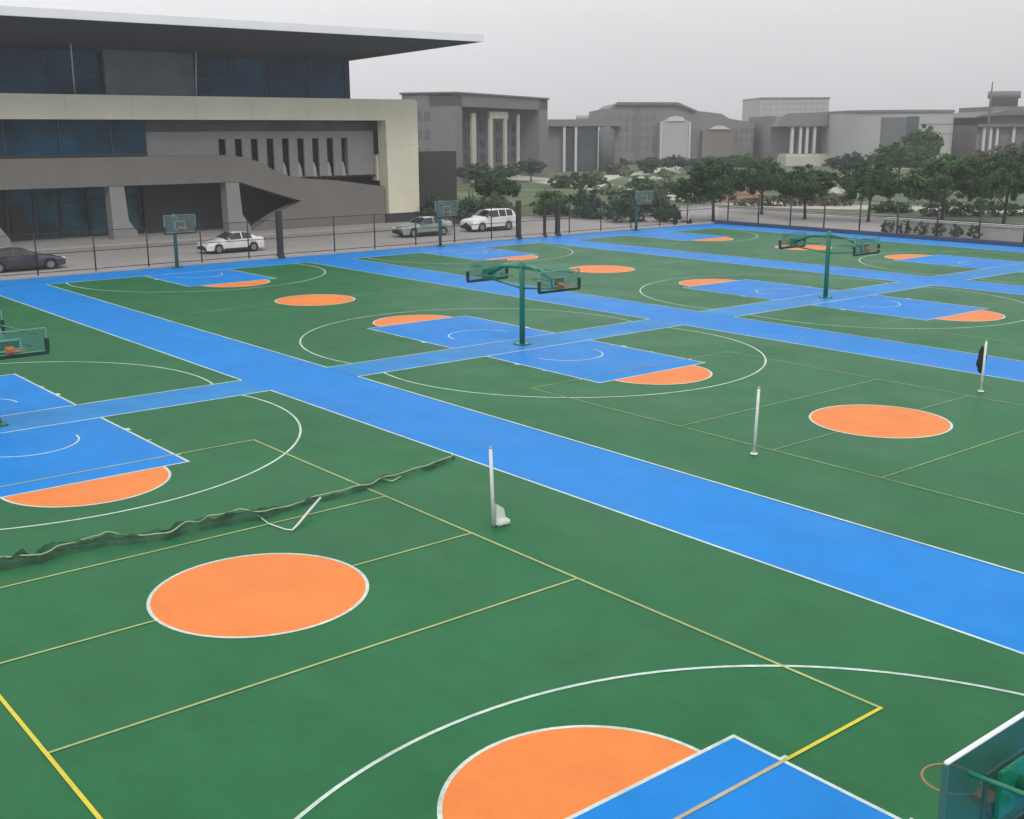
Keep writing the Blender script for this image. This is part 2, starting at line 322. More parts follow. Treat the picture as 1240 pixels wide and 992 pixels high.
# upper glass storey
b = MB(); b.box(WL, 65.2, 10.0, 42.45, 90, 12.898); P(b, 'upper_glazing', M['glassd'])
b = MB()
for x in [WL+k*3.3 for k in range(1, 21)]:
    b.box(x-.04, 65.12, 10.02, x+.04, 65.198, 12.89)
b.box(WL, 65.14, 11.2, 42.45, 65.2, 11.26); P(b, 'glazing_bars', M['mull'])
b = MB(); b.box(22.5, 64.6, 10.03, 29.0, 65.1, 13.0); P(b, 'grey_panel', M['glassg'])  # flat grey panel just before the upper glazing
b = MB(); b.tube([(20.3, 64.5, 10.0), (19.75, 62.9, 13.2)], .05, 8); P(b, 'pale_stay', M['wmull'])
b = MB(); b.tube([(29.05, 64.55, 10.0), (29.0, 64.0, 13.1)], .045, 8); P(b, 'pale_stay', M['wmull'])
# cream portal: beam and right leg in one bent band
b = MB(); b.prism([(WL, Y0, 8.42), (44.96, Y0, 8.32), (45.08, Y0, .82), (48.1, Y0, .82), (48.1, Y0, 9.75), (47.9, Y0, 9.98), (WL, Y0, 10.0)], (0, 1.25, 0)); P(b, 'cream_portal', M['cream'])
for x in [WL+2+k*4.6 for k in range(15)]: b = MB(); b.box(x-.01, Y0-.004, 8.44, x+.01, Y0+.05, 9.97); P(b, 'cladding_joint', M['joint'])
for z in (2.6, 4.5, 6.4): b = MB(); b.box(45.1, Y0-.004, z-.01, 48.08, Y0+.05, z+.01); P(b, 'cladding_joint', M['joint'])
b = MB(); b.box(44.9, Y0+.1, 0.08, 48.0, Y0+1.2, .815); P(b, 'plinth', M['charcoal'])
b = MB(); b.box(WL, 65.27, 9.5, 48.0, 90, 9.99); P(b, 'terrace_slab', M['grey'])
b = MB(); b.box(46.45, 66.5, .1, 47.9, 90, 9.49); P(b, 'east_wall', M['grey'])
# first floor: dark window strip left, grey wall with nine slots right
b = MB(); b.box(WL, 65.3, 5.82, 25.35, 70, 8.4); P(b, 'window_strip', M['glassd'])
b = MB(); b.box(WL, 65.1, 5.85, 25.3, 65.29, 6.02); b.box(WL, 65.2, 7.35, 25.3, 65.29, 7.42)
for k in range(14): b.box(WL+k*3.6-.05, 65.2, 6.03, WL+k*3.6+.05, 65.29, 8.35)
P(b, 'window_frame', M['mull'])
slots = [31.05+k*1.33 for k in range(9)]
b = MB(); xs = 25.36; WT, SB, ST = 8.3, 3.86, 6.95
for k, x in enumerate(slots):
    b.box(xs, 65.6, SB, x, 65.8, ST); xs = x+.60
b.box(xs, 65.6, SB, 44.75, 66.1, ST); b.box(25.36, 65.6, ST+.002, 44.75, 66.1, 7.5); P(b, 'slotted_wall', M['grey2'])
b = MB(); b.box(25.36, 66.3, 3.9, 46.44, 66.5, 8.4); P(b, 'recess_wall', M['black'])  # painted black to put deep shade behind the slots
for k, x in enumerate(slots[4:]): b = MB(); b.prism([(x-.02, 65.7, 3.87), (x+.42, 65.7, 3.87), (x+.30, 65.7, 4.7), (x+.16, 65.7, 5.1), (x-.02, 65.7, 5.1)], (0, .3, 0)); P(b, 'fin', M['bpale'])
b = MB(); b.box(25.36, 66.0, 7.502, 46.0, 66.29, 8.36); P(b, 'clerestory', M['glassg'])
b = MB(); b.box(44.9, 65.4, 3.5, 45.9, 66.2, 5.6, .03); P(b, 'cream_box', M['cream'])
# grey floor band turning down into the ramp wall
b = MB(); b.prism([(WL, 64.3, 3.85), (31.9, 64.3, 3.82), (37.1, 64.3, 2.2), (34.9, 64.3, 1.3), (32.6, 64.3, .08), (44.85, 64.3, .08), (44.85, 64.3, 3.05), (43.8, 64.3, 3.2), (40.3, 64.3, 3.7), (37.6, 64.3, 3.9), (36.1, 64.3, 4.15), (34.9, 64.3, 4.6), (33.7, 64.3, 5.25), (32.6, 64.3, 5.6), (31.2, 64.3, 5.8), (WL, 64.3, 5.85)], (0, 1.25, 0)); P(b, 'floor_band', M['grey'])
# columns with flared feet
for x0 in (4.5, 13.3, 22.05, 30.85):
    b = MB(); b.prism([(x0, 64.35, 3.83), (x0+1.05, 64.35, 3.83), (x0+1.2, 64.35, 1.4), (x0+1.75, 64.35, .6), (x0+1.9, 64.35, .1), (x0+.05, 64.35, .1)], (0, 1.0, 0)); P(b, 'column', M['grey2'])
# ground floor glazing and dark wall behind the columns
b = MB(); b.box(WL, 68.5, .12, 25.9, 69, 3.86); P(b, 'ground_floor_glazing', M['glassb'])
b = MB()
for x in (-18, -12, -6, 0, 5, 9.3, 12.4, 16.2, 18.1, 19.9, 21.9, 23.9, 25.8): b.box(x-.09, 68.38, .12, x+.09, 68.5, 3.84)
for z in (.12, 2.5, 3.7): b.box(WL, 68.4, z, 25.9, 68.5, z+.12)
P(b, 'ground_floor_frame', M['mull'])
for x in (15.0, 16.4): b = MB(); b.box(x, 68.3, .13, x+1, 68.37, 2.45); P(b, 'entrance_door', M['charcoal'])
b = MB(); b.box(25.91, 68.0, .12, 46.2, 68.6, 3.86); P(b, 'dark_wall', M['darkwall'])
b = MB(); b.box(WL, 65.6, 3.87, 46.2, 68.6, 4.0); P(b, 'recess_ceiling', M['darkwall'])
b = MB(); b.box(WL, 70.1, .1, 41.5, 92, 9.98); P(b, 'rear_volume', M['charcoal'])

b = MB(); b.box(0, 0, 0, 4.6, 5, 5.6, .06); d_ = b.build('utility_block', M['charcoal']); d_.location = (54.95, 74, 0)
tag(d_, 'small charcoal block with a flat roof behind the cream portal leg', 'building')
# ------------------------------------------------------------------ background buildings
def bld(name, C0, az, label):
    o = empty(name, (C0.x, C0.y, 0), az, label, 'building'); return o
def zz(px, py, p): # height seen at py above point p
    D = (p-CAM).dot(Fh); return at(px, py, D).z
# grey block with deep portico
C0 = at(552, 180, 165); az = R_(29); o = bld('academic_building', C0, az, 'grey academic block with deep portico and cream pillars just right of the hall')
wF = along(C0, az, 663); wS = along(C0, az+R_(90), 488); h = at(552, 111, 165).z; u1 = Vector((math.cos(az), math.sin(az), 0))
T = lambda px: along(C0, az, px)
b = MB(); b.box(0, 4, 0, wF, wS, h-.3); b.box(0, 0, 0, T(560), 4, h-.3); b.box(T(653), 0, 0, wF, 4, h-.3); b.box(0, 0, h*.845, wF, 4.0, h-.3); b.box(-.3, -.3, h-.298, wF+.3, wS+.3, h, .1); b.build('wall', M['bgrey'], o)
b = MB(); b.box(T(561), 3.7, 0, T(652), 3.99, h*.84); b.build('recess', M['bdark'], o)  # dark panel stands in for shade inside the portico
b = Each(); z1 = h*.78
for p, q, t in ((578, 583, z1), (599, 603, z1), (617, 620, z1), (633, 635, z1)): b.box(T(p), .8, 0, T(q), 1.1, t)
b.build('pillar', M['bcream'], o); b = MB(); b.box(T(599), .76, z1*.93, T(621), 1.12, z1+.3); b.build('lintel', M['bcream'], o)
b = Each()
for p in range(564, 650, 9):
    for zq in (.2, .38, .56): b.box(T(p), 3.6, h*zq, T(p+5), 3.69, h*(zq+.12))
b.build('window', M['bglass'], o)
b = Each()
for k in range(6):
    for zq in (.3, .5, .7): b.box(-.08, 4+k*wS/6.5, h*zq, -.002, 4+k*wS/6.5+wS/11, h*(zq+.1))
b.build('side_window', M['bdark'], o)
# low linking block with white columns and dark glass drum
def frontal(name, x0, x1, D, label, yaw=0):
    p = at(x0, 180, D); az = math.atan2(Rt.y, Rt.x)+R_(yaw); o = bld(name, p, az, label); s = along(p, az, x1)
    f = lambda px: s*(px-x0)/(x1-x0)
    z = lambda py: at((x0+x1)/2, py, D).z
    return o, f, z
o, T, Z = frontal('linking_building', 664, 752, 215, 'low grey linking building with three thin white columns and dark rounded glass end')
b = MB(); b.box(T(664), 2, 0, T(752), 25, Z(146)); b.box(T(664), 0, Z(153), T(752), 2, Z(144.5)); b.build('wall', M['bgrey'], o)
b = Each(); 
for p in (682, 696, 724): b.box(T(p), .2, 0, T(p+3), 1, Z(153)-.05)
b.build('column', M['bwhite'], o)
b = MB(); b.box(T(686), 1.5, 0, T(695), 1.98, Z(155)); b.box(T(700), 1.2, 0, T(723), 1.98, Z(154)); b.build('glazing', M['bglass'], o)
b = MB(); b.tube([(T(734), 1, 0), (T(734), 1, Z(158)), (T(734), 1, Z(153))], [T(674.5), T(674.5), T(671)], 28); b.build('rounded_end', M['bdark'], o)
b = MB(); b.tube([(T(708), 8, Z(145)), (T(708), 8, Z(139))], 1.2, 12); b.build('roof_vent', M['bpale'], o)
# wide chamfered block with arched gateway
o, T, Z = frontal('lecture_building', 727, 912, 260, 'long grey building with chamfered roofline and a pale domed bay at its middle')
b = MB(); b.prism([(T(x), 0, z) for x, z in ((727, 0), (727, Z(132)), (738, Z(131)), (746, Z(124.5)), (818, Z(125)), (840, Z(134)), (872, Z(138)), (882, Z(144)), (912, Z(149)), (912, 0))], (0, 40, 0)); b.build('wall', M['bgrey'], o)
b = MB(); b.prism([(T(x), -.8, z) for x, z in ((744, Z(127)), (746, Z(123.5)), (819, Z(124)), (842, Z(134)), (838, Z(135)), (817, Z(127)))], (0, .79, 0)); b.build('roof_edge', M['bdark'], o)
b = MB(); b.prism([(T(x), -3, z) for x, z in ((797, 0), (797, Z(148)), (803, Z(146)), (808, Z(142.5)), (815, Z(141.3)), (823, Z(142.5)), (827, Z(146)), (833, Z(148)), (833, 0))], (0, 2.99, 0)); b.build('domed_bay', M['bpale'], o)
b = MB(); b.box(T(797), -3.4, 0, T(799), -3.01, Z(148)); b.box(T(831), -3.4, 0, T(833), -3.01, Z(148)); b.prism([(T(x), -3.3, z) for x, z in ((804, Z(147)), (808, Z(142)), (815, Z(140.6)), (823, Z(142)), (827, Z(147)))], (0, .29, 0)); b.build('bay_trim', M['bwhite'], o)
b = MB(); b.prism([(T(x), -2, z) for x, z in ((848, 0), (848, Z(158)), (858, Z(156)), (864, Z(152.5)), (872, Z(152.5)), (880, Z(156)), (886, Z(158)), (886, 0))], (0, 1.99, 0)); b.build('low_domed_bay', M['brown'], o)
b = MB(); b.prism([(T(x), -2.4, z) for x, z in ((856, Z(157)), (864, Z(152.5)), (872, Z(152.5)), (882, Z(157)))], (0, .39, 0)); b.build('dome_cap', M['bwhite'], o)
b = Each()
for p in range(733, 790, 8):
    for y in (140, 152, 164, 176): b.box(T(p), -.1, Z(y+7), T(p+4), -.002, Z(y))
for p in range(890, 910, 6):
    for y in (156, 166): b.box(T(p), -.1, Z(y+5), T(p+3), -.002, Z(y))
b.build('window', M['bdark'], o)
b = MB(); b.box(T(768), -.15, 0, T(775), -.003, Z(131)); b.build('dark_bay', M['bdark'], o)
# far pale tower block
o, T, Z = frontal('tower_block', 918, 1001, 400, 'pale flat-topped block standing farthest away, above the white-columned hall')
b = MB(); b.box(T(918), 0, 0, T(1001), 30, Z(119.5)); b.build('wall', M['bpale'], o)
b = MB(); b.box(T(917.5), -.4, Z(119.4), T(1001.5), 30, Z(118)); b.build('parapet', M['bgrey'], o)
b = Each()
for p in range(922, 998, 7):
    for y in (124, 131, 138, 145): b.box(T(p), -.1, Z(y+3), T(p+4), -.003, Z(y))
b.build('window', M['bmid'], o)
o, T, Z = frontal('annex_building', 880, 945, 300, 'low brownish annex between the chamfered building and the white-columned hall')
b = MB(); b.box(T(880), 0, 0, T(945), 20, Z(150)); b.build('wall', M['brown'], o)
b = Each()
for p in range(886, 940, 8):
    for y in (155, 163, 171): b.box(T(p), -.1, Z(y+4), T(p+4), -.003, Z(y))
b.build('window', M['bdark'], o)
# white columned hall
o, T, Z = frontal('columned_hall', 940, 1052, 245, 'grey hall with a row of white columns on a pale stepped base')
b = MB(); b.box(T(940), 6, 0, T(1052), 30, Z(140)); b.prism([(T(940), 0, Z(153)), (T(945), 0, Z(141)), (T(953), 0, Z(137)), (T(1000), 0, Z(136)), (T(1052), 0, Z(137)), (T(1052), 0, Z(153))], (0, 20, 0)); b.build('wall', M['bgrey'], o)
b = MB(); b.box(T(968), 5, 0, T(1020), 5.99, Z(153.5)); b.build('recess', M['bdark'], o)  # shade behind the columns, painted as a darker sheet
b = Each()
for p in (958, 968, 976, 985, 1002, 1011): b.box(T(p), .5, Z(186), T(p+3.2), 1.6, Z(153)-.04)
b.build('column', M['bwhite'], o)
b = MB(); b.box(T(948), -3, 0, T(1020), 5, Z(189)); b.box(T(950), -1.5, Z(189), T(1018), 4.9, Z(186.5)); b.build('steps', M['bcream'], o)
# curved drum building
o, T, Z = frontal('curved_building', 1036, 1170, 225, 'curved light grey building with a tall dark glass strip, behind the tallest tree')
b = MB(); w_ = T(1170); n = 28; top = []
pts = [(w_*.5-w_*.5*math.cos(math.pi*k/n), 9-9*math.sin(math.pi*k/n)) for k in range(n+1)]
vb_ = [(x, y, 0) for x, y in pts]+[(w_, 30, 0), (0, 30, 0)]
b.prism(vb_, (0, 0, Z(134.5))); b.build('wall', M['bpale'], o)
b = MB(); b.prism([(x*1.004-.1, y-.35, Z(136)) for x, y, z in vb_], (0, 0, Z(133)-Z(136))); b.build('parapet', M['bgrey'], o)
b = MB()
def seg(k0, k1, z0, z1, off=.08):
    for k in range(k0, k1): 
        (xa, ya), (xb, yb) = pts[k], pts[k+1]; b.prism([(xa, ya-off, z0), (xb, yb-off, z0), (xb, yb-off, z1), (xa, ya-off, z1)], (0, off-.01, 0))
seg(9, 13, 0, Z(142)); b.build('glass_strip', M['bdark'], o)
b = MB(); seg(13, 15, 0, Z(141)); b.build('glass_side', M['bglass'], o)
b = MB()
for y in (150, 162): seg(15, 26, Z(y+1.2), Z(y), .05)
b.build('string_course', M['bgrey'], o)
# tiered tower at the right edge
o, T, Z = frontal('tiered_building', 1186, 1300, 230, 'tiered grey building with a round rooftop drum at the right edge')
b = MB(); b.box(T(1186), 2, 0, T(1300), 30, Z(152)); b.box(T(1205), 5, Z(152), T(1300), 28, Z(136)); b.box(T(1218), 8, Z(136), T(1300), 26, Z(128)); b.build('wall', M['brown'], o)
b = MB(); b.box(T(1184), .6, Z(153.5), T(1300), 2, Z(150)); b.prism([(T(1185), 3, Z(142)), (T(1190), 3, Z(139)), (T(1222), 3, Z(133)), (T(1300), 3, Z(133)), (T(1300), 3, Z(137)), (T(1205), 3, Z(140))], (0, 22, 0)); b.build('roof', M['bdark'], o)
b = MB(); cxx = T(1246); b.tube([(cxx, 14, Z(128)), (cxx, 14, Z(117)), (cxx, 14, Z(116.9))], [T(1203), T(1203), T(1205)], 28); b.tube([(cxx, 14, Z(117)), (cxx, 14, Z(108))], T(1205.5), 28); b.build('rooftop_drum', M['bgrey'], o)
b = Each()
for p in (1192, 1200, 1208, 1228): b.box(T(p), 1.2, Z(190), T(p+3), 1.99, Z(154))
b.build('column', M['bwhite'], o)
b = Each()
for p in range(1196, 1290, 9):
    for y in (158, 168, 178): b.box(T(p), 1.9, Z(y+5), T(p+5), 1.999, Z(y))
b.build('window', M['bdark'], o)
p = at(1194, 180, 222); b = MB(); zt = at(1194, 99, 222).z; b.tube([(0, 0, 0), (0, 0, zt*.72), (.25, 0, zt)], [.28, .22, .12], 8)
m = b.build('mast', M['bdark']); m.location = (p.x, p.y, 0); tag(m, 'thin dark mast rising above the skyline beside the tiered building', 'mast')

# ------------------------------------------------------------------ trees and shrubs
def clump_mesh(name, blobs, nl, ls, seed):
    """many small leaf faces scattered through a set of ellipsoid clumps; mostly near the shell, ragged outline"""
    rnd = random.Random(seed); bm = bmesh.new(); vol = [bx[3]*bx[4]*bx[5] for bx in blobs]; tot = sum(vol)
    for bx, v in zip(blobs, vol):
        sub = [(Vector([rnd.gauss(0, 1) for _ in range(3)]).normalized()*rnd.uniform(.55, 1.0), rnd.uniform(.16, .34)) for _ in range(26)]
        for _ in range(int(nl*v/tot)):
            d, sr = rnd.choice(sub); q = Vector([rnd.gauss(0, 1) for _ in range(3)]).normalized()*sr*rnd.uniform(.2, 1.15)
            q = d+q
            c = Vector((bx[0]+q.x*bx[3], bx[1]+q.y*bx[4], max(.06, bx[2]+q.z*bx[5])))
            nrm = (q+Vector([rnd.gauss(0, .6) for _ in range(3)])).normalized(); t = nrm.orthogonal().normalized(); t.rotate(Matrix.Rotation(rnd.uniform(0, 6.3), 3, nrm)); u = nrm.cross(t)
            s = ls*rnd.uniform(.6, 1.4)
            vs_ = [bm.verts.new(c+t*s), bm.verts.new(c+u*s*.55), bm.verts.new(c-t*s*.9), bm.verts.new(c-u*s*.5)]; bm.faces.new(vs_)
    me = bpy.data.meshes.new(name); bm.to_mesh(me); bm.free(); return me
def crown_blobs(rnd, r, zb, zt, flat=1):
    bl = []; zc = (zb+zt)/2; hz = (zt-zb)/2
    for k in range(7):
        a = k*2.4+rnd.uniform(-.4, .4); rr = r*rnd.uniform(.35, .6); bl.append((rr*math.cos(a), rr*math.sin(a), zc+hz*rnd.uniform(-.3, .25), r*rnd.uniform(.46, .6), r*rnd.uniform(.46, .6), hz*rnd.uniform(.5, .66)))
    bl.append((0, 0, zc+hz*.42, r*.5, r*.5, hz*.58)); return bl
def trunk_mb(zb, zt, r, rnd, lean=.1):
    b = MB(); top = zb+(zt-zb)*.55; x1, y1 = rnd.uniform(-lean, lean)*2, rnd.uniform(-lean, lean)*2
    b.tube([(0, 0, -.05), (0, 0, .15), (x1*.3, y1*.3, zb*.6), (x1, y1, top)], [r*1.5, r, r*.8, r*.45], 8)
    for k in range(5):
        a = k*1.3+rnd.uniform(-.3, .3); L = (zt-zb)*.5; z0 = zb*.75+k*.12*(zt-zb)
        b.tube([(x1*.5, y1*.5, z0), (x1*.5+L*.4*math.cos(a), y1*.5+L*.4*math.sin(a), z0+L*.35), (x1*.5+L*.8*math.cos(a), y1*.5+L*.8*math.sin(a), z0+L*.75)], [r*.45, r*.3, r*.1], 6)
    return b
protos = []
for k in range(4):
    rnd = random.Random(40+k); me = clump_mesh('crown', crown_blobs(rnd, 2.9, 1.5, 5.3), 15000, .12, k)
    tb = trunk_mb(1.9, 5.2, .14, rnd); to = tb.build('trunk', M['bark']); tm = to.data; bpy.data.objects.remove(to); protos.append((me, tm))
cmesh = {}
def tree(px, D, ytop, wpx, lab, k, leaf, group='street trees beyond the court fence', base=None, cat='tree', name='broadleaf_tree'):
    p = at(px, 200, D); h = at(px, ytop, D).z; w_ = wpx*D/FPX
    e_ = empty(name, (p.x, p.y, -.02), random.uniform(0, 6), lab, cat, group)
    me, tm = protos[k]; key = (k, leaf)
    if key not in cmesh: c2 = me.copy(); c2.materials.clear(); c2.materials.append(LEAF[leaf]); cmesh[key] = c2
    sx, sz = w_/5.7, h/5.45
    for nm, data in (('crown', cmesh[key]), ('trunk', tm)):
        o = bpy.data.objects.new(nm, data); col.objects.link(o); o.parent = e_; o.scale = (sx if nm == 'crown' else (sx+sz)/2, sx if nm == 'crown' else (sx+sz)/2, sz)
    return e_
TR = 'street trees beyond the court fence'
tree(866, 99, 192, 92, 'leftmost dark street tree, its single trunk standing at the corner of the courts', 0, 0)
tree(925, 106, 187, 70, 'street tree second from the left in the dark row beyond the courts', 1, 1)
tree(978, 100, 196, 84, 'street tree with a low crown below the white columns of the hall', 2, 0)
tree(1056, 97, 190, 78, 'street tree with a forked dark trunk left of the widest crown', 3, 0)
tree(1146, 96, 184, 112, 'widest and darkest street tree, in front of the curved building', 0, 1)
tree(1222, 92, 178, 84, 'dark street tree at the right edge below the round rooftop drum', 1, 0)
BT = 'background trees on the campus lawn'
tree(1117, 165, 147, 52, 'tallest pale green tree rising in front of the curved grey building', 2, 1, BT)
tree(1090, 160, 168, 70, 'mid green tree just left of the tallest pale tree', 3, 1, BT)
tree(1030, 170, 182, 56, 'small dark tree at the foot of the columned hall', 1, 0, BT)
tree(1185, 150, 180, 60, 'brownish thin tree under the mast', 0, 4, BT)
tree(1232, 160, 168, 60, 'brownish tree before the tiered building at the right edge', 3, 4, BT)
tree(643, 175, 190, 44, 'round dark tree below the right pillar of the portico', 2, 3, BT)
tree(612, 168, 199, 44, 'dark tree below the door-shaped pillars of the portico', 1, 0, BT)
tree(575, 150, 196, 50, 'bluish tree between the charcoal block and the portico', 0, 3, BT)
tree(748, 220, 190, 34, 'small bluish tree right of the rounded glass end', 3, 3, BT)
tree(600, 112, 209, 66, 'dark tree behind the white off-road car', 2, 0, BT)
tree(790, 205, 189, 44, 'dark tree left of the pale domed bay', 1, 0, BT)
tree(818, 200, 186, 40, 'dark tree right below the pale domed bay', 2, 3, BT)
tree(860, 200, 188, 56, 'dark green tree below the low domed bay', 0, 3, BT)
tree(905, 190, 184, 50, 'green tree below the brownish annex', 3, 1, BT)
def shrub(px, py, wpx, hm, lab, leaf, seed, group, name='shrub', dens=1500, deep=1, ls=.1, D=None):
    p = gnd(px, py); D = (p-CAM).dot(Fh); r = wpx*D/FPX/2; rnd = random.Random(seed); bl = []
    n = max(3, int(r/hm*3))
    for k in range(n):
        x = (k+.5)/n*2-1 if n > 3 else [-.45, 0, .45][k]
        s = 1.0-.35*abs(x); bl.append((x*(r-hm*.5 if r > hm else r*.4), rnd.uniform(-.4, .4)*deep*hm, hm*.45*s, max(hm*.6, r*.5 if n <= 3 else 0), hm*.6*deep, hm*.5*s))
    me = clump_mesh(name, bl, dens, ls, seed); me.materials.append(LEAF[leaf]); o = bpy.data.objects.new(name, me); col.objects.link(o)
    o.location = (p.x, p.y, 0); o.rotation_euler = (0, 0, math.atan2(Rt.y, Rt.x)); return tag(o, lab, 'shrub', group)
SG = 'shrubs beyond the far fence'
shrub(668, 262, 60, 2.6, 'wide mid green shrub just right of the white off-road car', 1, 1, SG, dens=4200, ls=.12)
shrub(712, 264, 62, 2.7, 'dark bluish shrub filling the bank right of the two dark pillars', 3, 2, SG, dens=4200, ls=.12)
shrub(760, 268, 56, 2.9, 'dark shrub behind the thin pale green hoop pole', 3, 3, SG, dens=4200, ls=.12)
shrub(806, 268, 44, 1.6, 'low dark shrub left of the leftmost street tree', 0, 4, SG, dens=2200, ls=.12)
shrub(790, 262, 52, 3.0, 'rounded bluish green shrub right of the thin hoop pole', 3, 5, SG, dens=3600, ls=.12)
shrub(600, 268, 44, 2.4, 'olive shrub directly behind the white off-road car', 2, 6, SG, dens=3000, ls=.12)
shrub(564, 270, 32, 2.6, 'bluish shrub at the right corner of the charcoal block', 3, 7, SG, dens=2400, ls=.12)
shrub(524, 268, 46, 2.2, 'teal shrub behind the silver saloon, beside the cream leg', 3, 8, SG, dens=2400, ls=.12)
shrub(700, 228, 80, 2.3, 'long clipped dark hedge above the pale path', 0, 9, SG, name='hedge', dens=5000, ls=.16)
shrub(745, 212, 30, 2.3, 'small olive bush above the long dark hedge', 2, 10, SG, ls=.2)
shrub(838, 233, 24, 2.0, 'small round dark bush left of the leftmost street tree', 0, 11, SG, ls=.14)
shrub(812, 236, 22, 1.8, 'second small round dark bush left of the leftmost street tree', 0, 12, SG, ls=.14)
shrub(775, 238, 44, 2.6, 'dark bush under the curve of the pale path', 1, 13, SG, ls=.15, dens=2400)
shrub(960, 250, 150, 1.3, 'long low olive hedge under the street trees', 2, 14, SG, name='hedge', dens=6000)
shrub(860, 246, 90, 1.2, 'low green hedge behind the first street tree', 1, 15, SG, name='hedge', dens=3500)
shrub(1180, 262, 150, 1.7, 'long dark hedge under the widest street tree', 0, 16, SG, name='hedge', dens=6500)
shrub(1080, 258, 60, 1.3, 'low dark hedge between the forked tree and the widest tree', 0, 17, SG, name='hedge', dens=3000)
PG = 'pale bushes on the lawn'
for k, (px, py, wd, hh, lab) in enumerate([(720, 222, 30, 2.2, 'pale dry bush at the right end of the long dark hedge'), (757, 214, 16, 1.8, 'pale bush above the bend of the path'),
        (785, 210, 24, 2.0, 'pale green bush left of the three lawn boulders'), (805, 218, 30, 1.8, 'light green bush in the middle of the lawn'), (848, 206, 56, 2.6, 'wide pale bush behind the leftmost street tree'),
        (800, 228, 40, 1.5, 'low pale green bush in front of the lawn boulders'), (742, 236, 40, 1.4, 'low pale bush between the hedge and the path bend')]):
    shrub(px, py, wd, hh, lab, 5, 60+k, PG, dens=1600, ls=.17)
for k, (px, py, s, lab) in enumerate([(1012, 240, 1.2, 'pale boulder between the third street tree and the forked one'), (774, 222, 1.0, 'leftmost of three pale boulders on the lawn'), (792, 221, .9, 'middle one of three pale boulders on the lawn'),
        (812, 212, 1.2, 'rightmost of three pale boulders on the lawn'), (733, 232, 1.0, 'pale boulder beside the bend of the path')]):
    bm = bmesh.new(); bmesh.ops.create_icosphere(bm, subdivisions=3, radius=1)
    for v in bm.verts:
        q = v.co.copy(); v.co *= 1+.35*noise.noise(q*1.3+Vector((k*7, 0, 0)))+.1*noise.noise(q*4); v.co.z = v.co.z*.6+.35
    me = bpy.data.meshes.new('boulder'); bm.to_mesh(me); bm.free(); me.materials.append(M['rock']); o = bpy.data.objects.new('boulder', me); col.objects.link(o)
    p = gnd(px, py); o.location = (p.x, p.y, 0); o.scale = (s*1.5, s, s); tag(o, lab, 'boulder', 'pale boulders on the lawn')
# a pale low wall with clipped round shrubs in front, behind the side fence
for y0, lab in ((12, 'pale low wall beyond the side fence at the right edge'),):
    e_ = empty('low_wall', (68.2, y0, -.02), 0, lab, 'wall')
    b = MB(); b.box(0, 0, 0, .3, 20.5, .95); b.build('wall_body', M['kerb'], e_)
    b = MB(); b.box(-.08, -.05, .951, .38, 20.55, 1.12, .02); b.build('coping', M['bwhite'], e_)
for k in range(6):
    rnd = random.Random(80+k); me = clump_mesh('clipped_shrub', [(0, 0, .55, .5, .5, .5)], 900, .06, 80+k); me.materials.append(LEAF[0 if k % 2 else 3])
    o = bpy.data.objects.new('clipped_shrub', me); col.objects.link(o); o.location = (67.2, 31.6-k*1.35, -.02)
    tag(o, ['round clipped shrub nearest the forked street tree, before the pale low wall', 'second round clipped shrub along the pale low wall', 'third round clipped shrub along the pale low wall', 'fourth round clipped shrub along the pale low wall', 'fifth round clipped shrub along the pale low wall', 'round clipped shrub nearest the right edge, before the pale low wall'][k], 'shrub', 'round clipped shrubs before the pale low wall')
p = gnd(897, 246); b = MB(); b.box(-2.2, -1, 0, 2.2, 1, 2.2); b.box(-2.5, -1.3, 2.2, 2.5, 1.3, 2.35, .02)
o = b.build('kiosk', M['terracotta'], loc=(p.x, p.y, 0), rz=math.atan2(Rt.y, Rt.x)); tag(o, 'small pinkish kiosk seen under the leftmost street tree', 'kiosk')

# ------------------------------------------------------------------ fences
def fence(name, p0, p1, posts, label, h=2.35, r=.04):
    p0, p1 = Vector(p0), Vector(p1); L = (p1-p0).length; az = math.atan2((p1-p0).y, (p1-p0).x); e_ = empty(name, p0, az, label, 'fence')
    for t in posts: MB().tube([(t, 0, 0), (t, 0, h)], r, 8).build('post', M['black'], e_)
    b = MB()
    for z in (h-.05, h*.52, .25): b.tube([(0, 0, z), (L, 0, z)], .022, 6)
    b.build('rail', M['black'], e_)
    MB().poly([(0, .002, .25), (L, .002, .25), (L, .002, h-.05), (0, .002, h-.05)]).build('netting', M['fenceg'], e_)
    return e_
far_posts = [x+28 for x in (-22, -16, -10, -4, 2, 8, 11.2, 14.3, 17.3, 20.5, 23.5, 29.4, 32.4, 35.6, 38.8, 42, 49.3, 52.5, 55.7, 58.9, 62.1, 65.2)]
fence('far_fence', (-28, YF+.1, 0), (XF, YF+.1, 0), far_posts, 'thin dark steel fence on slim posts along the far ends of the courts')
fence('side_fence', (XF+.1, YF-.3, 0), (XF+.1, 10, 0), [k*3.1+1 for k in range(12)], 'dark steel fence down the right side of the courts below the street trees', h=2.5, r=.055)
for x, wd, h, lab in ((25.6, .32, 2.85, 'thick black pillar right of the white saloon car'), (44.45, .29, 2.7, 'thick dark pillar right of the white off-road car'), (46.9, .18, 2.5, 'slimmer dark pillar between two thicker ones'), (48.15, .29, 2.6, 'thick dark pillar right of the slimmer one')):
    e_ = empty('fence_pillar', (x, YF+.1, 0), 0, lab, 'pillar', 'dark pillars in the far fence')
    b = MB(); b.box(-wd/2, -wd/2, 0, wd/2, wd/2, h, .02); b.build('shaft', M['pillar'], e_)
    b = MB(); b.box(-wd/2-.05, -wd/2-.05, 0, wd/2+.05, wd/2+.05, .18, .02); b.build('foot', M['pillar'], e_)
